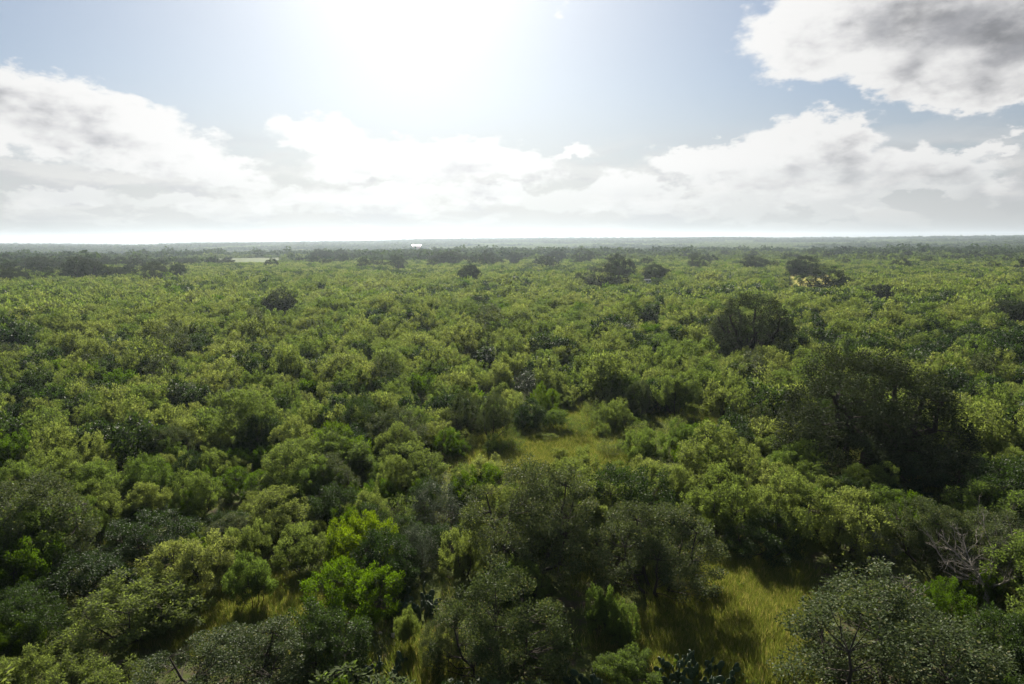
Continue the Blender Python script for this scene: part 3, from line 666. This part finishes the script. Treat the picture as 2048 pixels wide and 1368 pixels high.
for (r0, r1, spc, half, sd_) in ((20, 60, 2.2, 60, 1), (60, 130, 2.35, 46, 2), (130, 300, 2.9, 43, 3), (300, 560, 4.0, 42, 4)):
    A, B = ring(r0, r1, spc, half, sd_)
    n1 = vnoise(A, B, 11, 5); n2 = vnoise(A, B, 26, 6); n3 = vnoise(A, B, 70, 8); TZ = terrain(A, B)
    for k in range(len(A)):
        x, y = A[k], B[k]; q = math.hypot(x, y); az = math.degrees(math.atan2(x, y)); u = rf.random()
        right = min(max((az - 8) / 25, 0), 1) * min(max((250 - q) / 150, 0), 1)
        pd = .15 + .16 * right + (.30 if n2[k] > .70 else 0); pb = .045 + (.12 if n1[k] > .76 else 0) + (.10 if q < 60 else 0)
        if q > 300: pd += .12
        if u < pd: s_ = 'dark_bush'
        elif u < pd + pb: s_ = 'bright_bush'
        elif u < pd + pb + .025 and q < 130: s_ = 'glossy_tree'
        elif u < pd + pb + .04 and q < 130: s_ = 'silvery_bush'
        elif u < pd + pb + .065 and q < 130: s_ = 'twiggy_shrub'
        else: s_ = 'feathery_shrub'
        S = SPEC[s_]; g1 = rf.lognormal(0, .30) * (.78 + .45 * n3[k]) * (.84 if q < 130 else 1) * (1.35 if q > 300 else 1)
        g1 = min(max(g1, .42), 1.6); R, H = S['R'] * g1 * rf.uniform(.9, 1.15), S['H'] * g1 ** .8 * rf.uniform(.85, 1.15) * (.85 if s_ == 'glossy_tree' else 1)
        if q > 60: R *= .90; H *= 1.12
        if q < 26: H = min(H, 2.0)
        if q > 300: H = min(H, 4.4)
        if near_placed(x, y, R): continue
        z = TZ[k]; P3 = np.array([[x, y, z], [x, y, z + H]]); px, py, f = project(P3); 
        if f[0] <= 1: continue
        rp = R / math.hypot(q, 18) * FPX
        if rejected(x, y, R, H, px[0], py[0], py[1], rp):
            if py[0] < 1000 and rf.random() < (.55 if q < 130 else .16): R *= .55; H *= .5; rp *= .5; s_ = 'twiggy_shrub' if rf.random() < .4 else 'feathery_shrub'; S = SPEC[s_]
            else: continue
        inview = (-rp < px[0] < PW + rp) and (py[1] < PH + 10)
        FILL[s_].append((q, x, y, z, R / S['R'], H / S['H'], rf.uniform(0, 6.28), inview, px[0], py[1], rp))

ADJ = {'feathery_shrub': 'olive feathery shrub', 'bright_bush': 'bright green bush', 'dark_bush': 'dark green bush', 'glossy_tree': 'small glossy-leaved tree', 'silvery_bush': 'silvery grey bush', 'twiggy_shrub': 'thin twiggy shrub'}
used = {}
LP = [(a, b, c, float(project([[a, b, 2.0]])[0][0]), d_) for a, b, c, d_ in LAND]
def auto_label(sp, x, y):
    best = min(LP, key=lambda l: (l[0] - x) ** 2 + (l[1] - y) ** 2)
    dx, dy = x - best[0], y - best[1]
    a = math.degrees(math.atan2(dx, dy)) % 360
    side = ['beyond', 'beyond and right of', 'right of', 'in front and right of', 'in front of', 'in front and left of', 'left of', 'beyond and left of'][int((a + 22.5) // 45) % 8]
    return (sp, best[2], side), math.hypot(dx, dy)
MAXI = {'feathery_shrub': 268, 'bright_bush': 280, 'dark_bush': 270, 'glossy_tree': 250, 'silvery_bush': 250, 'twiggy_shrub': 250}
REST = {}
todo = []
for sp in ADJ:
    L = sorted(FILL[sp], key=lambda c: c[0] / (c[4] * SPEC[sp]['R']))
    seen = [c for c in L if c[7]]
    lim = set(id(c) for c in seen[:MAXI[sp]] if c[0] < 190)
    REST[sp] = [c for c in L if id(c) not in lim]
    for c in seen[:MAXI[sp]]:
        if c[0] < 190: k_, dd_ = auto_label(sp, c[1], c[2]); todo.append((k_, dd_, sp, c))
todo.sort(key=lambda t: t[1])
for k_, dd_, sp, c in todo:
    n = used.get(k_, 0); used[k_] = n + 1
    lab = f"{ADJ[sp]} {k_[2]} {k_[1]}, " + ("nearest one" if n == 0 else f"{ordinal(n + 1)} one outwards")
    lod = 0 if c[0] < 62 else 1
    if len(lab.split()) > 15: lab = lab.replace(' one outwards', ' outwards')
    if len(lab.split()) > 15: lab = lab.replace('in front and ', 'before and ')
    build(sp, c[1], c[2], c[4], c[5], c[6], int(c[6] * 100), lod, lab, CAT[sp], GRP[sp])

# ------------------------------------------------------------------ masses: geometry-node instances on points
def scatter(name, label, sources, pts, rot, scl, idx, sxy=None):
    me = bpy.data.meshes.new(name); n = len(pts); me.vertices.add(n); me.vertices.foreach_set('co', np.asarray(pts, np.float32).ravel())
    for nm, tp, arr in (('rot', 'FLOAT', rot), ('sxy', 'FLOAT', scl if sxy is None else sxy), ('sz', 'FLOAT', scl), ('idx', 'INT', idx)):
        a = me.attributes.new(nm, tp, 'POINT'); a.data.foreach_set('value', np.asarray(arr, np.int32 if tp == 'INT' else np.float32))
    me.update(); o = link(name, me); tag(o, label, kind='stuff')
    ng = bpy.data.node_groups.new(name, 'GeometryNodeTree'); ng.interface.new_socket('Geometry', in_out='INPUT', socket_type='NodeSocketGeometry'); ng.interface.new_socket('Geometry', in_out='OUTPUT', socket_type='NodeSocketGeometry')
    N = ng.nodes; Lk = ng.links; gi = N.new('NodeGroupInput'); go = N.new('NodeGroupOutput'); jn = N.new('GeometryNodeJoinGeometry')
    def attr(nm, tp):
        a = N.new('GeometryNodeInputNamedAttribute'); a.data_type = tp; a.inputs[0].default_value = nm; return a.outputs[0]
    ar, asx, asz, ai = attr('rot', 'FLOAT'), attr('sxy', 'FLOAT'), attr('sz', 'FLOAT'), attr('idx', 'INT')
    cr = N.new('ShaderNodeCombineXYZ'); Lk.new(ar, cr.inputs[2]); cs = N.new('ShaderNodeCombineXYZ'); Lk.new(asx, cs.inputs[0]); Lk.new(asx, cs.inputs[1]); Lk.new(asz, cs.inputs[2])
    for k, m in enumerate(sources):
        so_ = bpy.data.objects.new(name + '_source', m)
        oi = N.new('GeometryNodeObjectInfo'); oi.inputs['Object'].default_value = so_; oi.inputs['As Instance'].default_value = True
        cmp = N.new('FunctionNodeCompare'); cmp.data_type = 'INT'; cmp.operation = 'EQUAL'; Lk.new(ai, cmp.inputs[2]); cmp.inputs[3].default_value = k
        ip = N.new('GeometryNodeInstanceOnPoints'); Lk.new(gi.outputs[0], ip.inputs['Points']); Lk.new(cmp.outputs[0], ip.inputs['Selection']); Lk.new(oi.outputs['Geometry'], ip.inputs['Instance'])
        Lk.new(cr.outputs[0], ip.inputs['Rotation']); Lk.new(cs.outputs[0], ip.inputs['Scale']); Lk.new(ip.outputs[0], jn.inputs[0])
    Lk.new(jn.outputs[0], go.inputs[0]); md = o.modifiers.new('scatter', 'NODES'); md.node_group = ng
    return o
def rest_stuff(sp, name, label):
    L = REST[sp]; 
    if not L: return
    s1 = [q['join'] for q in VAR[sp][1]]; s2 = [q['join'] for q in VAR[sp][2]] or s1; a = np.array([c[:7] for c in L])
    rr = rng.integers(0, 1000, len(a)); idx = np.where((a[:, 0] < 175), rr % len(s1), len(s1) + rr % len(s2))
    P = a[:, 1:4].copy(); P[:, 2] -= .03
    scatter(name, label, s1 + s2, P, a[:, 6], a[:, 5], idx, sxy=a[:, 4])
rest_stuff('feathery_shrub', 'shrub_thicket', 'endless thicket of olive feathery shrubs reaching towards the far oaks')
rest_stuff('dark_bush', 'dark_thicket', 'darker bushes scattered all through the distant thicket')
rest_stuff('bright_bush', 'bright_thicket', 'bright green bushes sprinkled through the distant thicket')
for sp, nm in (('glossy_tree', 'glossy_thicket'), ('silvery_bush', 'silvery_thicket'), ('twiggy_shrub', 'twiggy_thicket')):
    rest_stuff(sp, nm, 'more ' + ADJ[sp] + 's hidden in the thicket')

# far woodland beyond the plain: patches of many small crowns
def woodland_patch(seed, size=70, n=70, Rr=(2.2, 6.0), m=None):
    r = np.random.default_rng(seed); VV, TT = [], []
    for k in range(n):
        cx, cy = r.uniform(-size / 2, size / 2, 2); R = r.uniform(*Rr) * (1.0 if r.random() > .15 else 1.5); H = R * r.uniform(.9, 1.25) + .8; q = 44
        u = unit(q, r); u[:, 2] = np.abs(u[:, 2]); P = u * np.array([R, R, H * .8]) * r.uniform(.75, 1.05, (q, 1)) + (cx, cy, H * .15)
        D = nrm(r.normal(0, 1, (q, 3))); N_ = nrm(u + r.normal(0, .35, (q, 3))); s_ = R * .5
        VV.append(leaves(P - D * s_ * .5, D, N_, np.full(q, s_) * r.uniform(.6, 1.2, q), np.full(q, s_ * .7))); TT.append(np.clip(r.normal(.5, .18) + r.normal(0, .15, q), 0, 1))
    return crown_mesh('woodland', (np.concatenate(VV), np.concatenate(TT)), m)
M_WOOD1 = leaf_mat('woodland_dark', (0.026, 0.044, 0.016), (0.055, 0.078, 0.024), .3, (1.1, 1.2, .5), rough=.95, spec=.02); M_WOOD2 = leaf_mat('woodland_olive', (0.060, 0.088, 0.028), (0.10, 0.125, 0.042), .45, rough=.95, spec=.02)
srcs = [woodland_patch(1, m=M_WOOD1), woodland_patch(2, m=M_WOOD1), woodland_patch(3, Rr=(1.8, 3.2), n=130, m=M_WOOD2), woodland_patch(4, Rr=(1.8, 3.5), n=120, m=M_WOOD2)]
A, B = ring(575, 4700, 46, 46, 9)
qx, qy, _ = project(np.stack([A, B, terrain(A, B)], 1)); qq = np.hypot(A, B)
keep = ~((qq < 880) & (((qx > 375) & (qx < 640)) | ((qx > 262) & (qx < 325)))); keep &= ~((np.abs(A - bx) < 45) & (np.abs(B - by) < 60)); keep &= ~((np.abs(A / B - bx / by) < .012) & (B > by - 500) & (B < by))
A, B, qx, qq = A[keep], B[keep], qx[keep], qq[keep]
olive = (vnoise(A, B, 260, 12) * .7 + vnoise(A, B * .5, 90, 13) * .3 + np.where(qx > 1050, .05, -.03)) > .56
ix = np.where(olive, 2, 0) + rng.integers(0, 2, len(A))
scatter('woodland', 'hazy woodland covering the far plain and the low ridge', srcs, np.stack([A, B, terrain(A, B) - .3], 1), rng.uniform(0, 6.28, len(A)), rng.uniform(.85, 1.25, len(A)), ix)

# ------------------------------------------------------------------ grass, weeds
def tuft(seed, n=56, h=.42, spread=.30, w=.012, bend=.6):
    r = np.random.default_rng(seed); a = r.uniform(0, 6.28, n); rr = spread * np.sqrt(r.random(n)); P = np.stack([np.cos(a) * rr, np.sin(a) * rr, np.zeros(n)], 1)
    D = nrm(np.stack([np.cos(a) * bend * r.random(n), np.sin(a) * bend * r.random(n), np.ones(n)], 1) + r.normal(0, .15, (n, 3))); N_ = nrm(r.normal(0, 1, (n, 3)))
    return crown_mesh('grass', (leaves(P, D, N_, h * r.uniform(.5, 1.2, n), np.full(n, w)), r.random(n)), M_GRASS)
def weed(seed, n=46, R=.28, H=.5):
    r = np.random.default_rng(seed); u = unit(n, r); u[:, 2] = np.abs(u[:, 2]); P = u * np.array([R, R, H]) * r.uniform(.2, 1, (n, 1)); D = nrm(u + r.normal(0, .5, (n, 3)))
    return crown_mesh('weed', (leaves(P, D, nrm(r.normal(0, .6, (n, 3)) + (0, 0, .8)), .11 * r.uniform(.6, 1.3, n), np.full(n, .05)), r.random(n)), M_WEED)
def pts_poly(x0, x1, yf, yn, dens, r, mx=9000):
    """Random ground points inside the ground area seen in a picture box."""
    c = [gp(x0, yn), gp(x1, yn), gp(x1, yf), gp(x0, yf)]; area = abs(sum(c[i].x * c[(i + 1) % 4].y - c[(i + 1) % 4].x * c[i].y for i in range(4))) / 2
    n = int(min(area * dens, mx)); u, v = r.random(n), r.random(n)
    P = np.array([[(c[0].x * (1 - a) + c[1].x * a) * (1 - b) + (c[3].x * (1 - a) + c[2].x * a) * b, (c[0].y * (1 - a) + c[1].y * a) * (1 - b) + (c[3].y * (1 - a) + c[2].y * a) * b] for a, b in zip(u, v)])
    return P if n else np.zeros((0, 2))
rg = np.random.default_rng(31)
GP_ = []
for (x0, x1, yf, yn) in OPEN:
    if yn > 700 and not (744 < x0 < 801 and yn == 1290) and x0 != 1145: GP_.append(pts_poly(x0 - 30, x1 + 30, yf - 12, yn + (75 if yn < 950 else 30), 20, rg))
A, B = ring(12, 75, .62, 44, 33); k = (vnoise(A, B, 6, 4) > .35) & (rg.random(len(A)) < .55); GP_.append(np.stack([A[k], B[k]], 1))
G2 = np.concatenate(GP_); P = np.stack([G2[:, 0], G2[:, 1], terrain(G2[:, 0], G2[:, 1]) - .01], 1)
sc_ = rg.uniform(.6, 1.35, len(P)) * (.7 + .7 * vnoise(P[:, 0], P[:, 1], 2.2, 9))
scatter('grass', 'tall olive and straw grass in the clearings and under the brush', [tuft(k) for k in range(4)], P, rg.uniform(0, 6.28, len(P)), sc_, rg.integers(0, 4, len(P)))
A, B = ring(12, 80, 1.5, 44, 35); k = rg.random(len(A)) < .6; P = np.stack([A[k], B[k], terrain(A[k], B[k])], 1)
scatter('undergrowth', 'low green weeds growing between grass and shrubs', [weed(k) for k in range(3)], P, rg.uniform(0, 6.28, len(P)), rg.uniform(.5, 1.6, len(P)), rg.integers(0, 3, len(P)))

# ------------------------------------------------------------------ prickly pears: every pad a part
def pad_mesh():
    V = []; nu, nv = 10, 6
    for j in range(1, nv):
        t = math.pi * j / nv
        for i in range(nu):
            a = 2 * math.pi * i / nu; wdt = math.sin(t) ** .8
            V.append((math.cos(a) * .12 * wdt, math.sin(a) * .022 * wdt, .15 - math.cos(t) * .16))
    b = len(V); V += [(0, 0, -.01), (0, 0, .31)]; F = []
    for j in range(nv - 2):
        for i in range(nu): F.append((j * nu + i, j * nu + (i + 1) % nu, (j + 1) * nu + (i + 1) % nu, (j + 1) * nu + i))
    for i in range(nu): F.append((b, (i + 1) % nu, i)); F.append((b + 1, (nv - 2) * nu + i, (nv - 2) * nu + (i + 1) % nu))
    me = bpy.data.meshes.new('pad'); me.from_pydata(V, [], F); me.materials.append(M_PAD)
    for p in me.polygons: p.use_smooth = True
    a = me.attributes.new('tone', 'FLOAT', 'FACE'); a.data.foreach_set('value', [.5] * len(F)); me.update(); return me
PAD = pad_mesh()
def cactus(x0, x1, yt, yb, n, label, seed):
    x, y, r, h = spot(x0, x1, yt, yb); h = min(h, 1.5); q = np.random.default_rng(seed); z = float(terrain(x, y))
    e = link('prickly_pear', None); e.location = (x, y, z); tag(e, label, 'cactus', 'prickly pears in the foreground')
    top = []
    for k in range(n):
        if k < n * .3 or not top:
            a, rr = q.uniform(0, 6.28), r * math.sqrt(q.random()) * .9; p = Vector((math.cos(a) * rr, math.sin(a) * rr, -.03)); d_ = Vector((math.cos(a) * .3, math.sin(a) * .3, 1)).normalized()
        else:
            p0, d0 = top[q.integers(0, len(top))]; p = p0 + d0 * .29; d_ = (d0 + Vector(q.normal(0, .42, 3)) + Vector((0, 0, .12))).normalized()
            if p.z > h: d_.z = abs(d_.z) * .2; p = p0 + d0 * .2
        o = link('pad', PAD, e); o.location = p; o.rotation_mode = 'QUATERNION'
        o.rotation_quaternion = d_.to_track_quat('Z', 'X') @ Vector((0, 0, 1)).rotation_difference(Vector((0, 0, 1))); s = q.uniform(.8, 1.35); o.scale = (s, s, s)
        top.append((p, d_))
    PLACED.append((x, y, r))
cactus(1318, 1455, 1275, 1400, 230, 'large dark mound of prickly pear at the lower edge of the clearing', 1)
cactus(1148, 1215, 1335, 1410, 70, 'prickly pear with broad pads at the bottom edge right of centre', 2)
cactus(715, 812, 1290, 1395, 110, 'prickly pear mound at the bottom edge below the umbrella sapling', 3)
cactus(795, 875, 1172, 1235, 90, 'prickly pear between the vivid green bush and the round grey-green tree', 4)

# ------------------------------------------------------------------ dead branches on the right, pale litter by the dirt patch
def dead(x0, x1, yt, yb, label, seed, name='dead_branches', n=9):
    x, y, r, h = spot(x0, x1, yt, yb); q = np.random.default_rng(seed); z = float(terrain(x, y)); h = min(h, 3.6)
    e = link(name, None); e.location = (x, y, z); tag(e, label, 'dead tree')
    G = Geo(); G.tube([(0, 0, -.1), (.1, 0, h * .25), (.05, .1, h * .42)], [.16, .13, .10], 7); link('trunk', geo_mesh('trunk', G, M_DEAD), e)
    for k in range(n):
        G = Geo(); a = q.uniform(0, 6.28); el = q.uniform(.05, .9); d_ = np.array([math.cos(a) * math.cos(el), math.sin(a) * math.cos(el), math.sin(el)]); s = np.array([.05, .05, h * q.uniform(.25, .42)]); Ln = r * q.uniform(.75, 1.15)
        def br(s, d_, L, w, lev):
            m = 5; t = np.linspace(0, 1, m)[:, None]; pts = s + d_ * L * t + q.normal(0, .05 * L, (m, 3)) * t; G.tube(pts, np.linspace(w, w * .35, m), 4 if lev else 5)
            if lev < 3:
                for _ in range(5 if lev < 2 else 4):
                    j = q.integers(1, m); br(pts[j], nrm(d_ + q.normal(0, .55, 3) + (0, 0, .12)), L * q.uniform(.35, .6), w * .5, lev + 1)
        br(s, d_, Ln, .055, 0); link('branch', geo_mesh('branch', G, M_DEAD), e)
dead(1885, 2048, 1105, 1235, 'bare grey dead branches sprawling at the right edge', 2, n=10)
dead(1750, 1835, 1160, 1235, 'small bare dead bush above the huge dark corner tree', 5, n=5)
q = np.random.default_rng(8)
M_STONE = plain_mat('pale_limestone', (.50, .42, .36), .85, .1, .2, 8)
def stone_mesh(s):
    r = np.random.default_rng(s); V = []; F = []; nu, nv = 8, 5
    for j in range(1, nv):
        for i in range(nu): a, t = 2 * math.pi * i / nu, math.pi * j / nv; k = .16 * r.uniform(.8, 1.2); V.append((math.cos(a) * math.sin(t) * k, math.sin(a) * math.sin(t) * k * .75, -math.cos(t) * k * .55))
    b = len(V); V += [(0, 0, -.09), (0, 0, .09)]
    for j in range(nv - 2):
        for i in range(nu): F.append((j * nu + i, j * nu + (i + 1) % nu, (j + 1) * nu + (i + 1) % nu, (j + 1) * nu + i))
    for i in range(nu): F.append((b, (i + 1) % nu, i)); F.append((b + 1, (nv - 2) * nu + i, (nv - 2) * nu + (i + 1) % nu))
    me = bpy.data.meshes.new('stone'); me.from_pydata(V, [], F); me.materials.append(M_STONE); me.update(); return me
SM = [stone_mesh(k) for k in range(4)]
STL = ['pale pinkish stone at the foot of the umbrella sapling, left of its stem', 'pale pinkish stone directly in front of the umbrella sapling', 'pale stone just right of the umbrella sapling stem', 'pale stone behind the umbrella sapling, on the dirt patch',
       'pale stone left of the round grey-green tree, second from the right', 'pale pinkish stone left of the round grey-green tree, lower of the middle pair', 'pale stone left of the round grey-green tree, topmost of its cluster', 'pale stone left of the round grey-green tree, leftmost of its cluster',
       'pale stone in front of the prickly pear mound by the bottom edge', 'pale stone behind and right of the umbrella sapling', 'pale stone nearest the round grey-green tree, rightmost of its cluster', 'pale stone alone at the left end of the dirt patch']
for k, (px, py) in enumerate([(789, 1290), (800, 1301), (812, 1303), (787, 1272), (905, 1248), (912, 1255), (898, 1243), (893, 1256), (783, 1340), (826, 1254), (918, 1250), (760, 1268)]):
    p = gp(px, py); o = link('stone', SM[k % 4]); o.location = (p.x, p.y, float(terrain(p.x, p.y)) + .04); o.rotation_euler.z = k * 1.7; s = q.uniform(.6, 1.1); o.scale = (s, s, s)
    tag(o, STL[k], 'stone', 'pale stones by the dirt patch' if px < 850 else 'pale stones by the round tree')

# ------------------------------------------------------------------ haze
V = [(sx * 5400, sy * 5400, z) for z in (-45, 75) for sx, sy in ((-1, -1), (1, -1), (1, 1), (-1, 1))]
me = bpy.data.meshes.new('haze'); me.from_pydata(V, [], [(0, 3, 2, 1), (4, 5, 6, 7), (0, 1, 5, 4), (1, 2, 6, 5), (2, 3, 7, 6), (3, 0, 4, 7)])
hm = bpy.data.materials.new('haze'); hm.use_nodes = True; hm.node_tree.nodes.clear(); H_ = NT(hm.node_tree)
pv = H_.new('ShaderNodeVolumePrincipled'); pv.inputs['Color'].default_value = (.74, .87, 1, 1); pv.inputs['Density'].default_value = HAZE_DENSITY; pv.inputs['Anisotropy'].default_value = .55
ho = H_.new('ShaderNodeOutputMaterial'); H_.l.new(pv.outputs[0], ho.inputs['Volume']); me.materials.append(hm); me.update()
tag(link('haze', me), 'thin pale haze over the whole plain', kind='stuff')
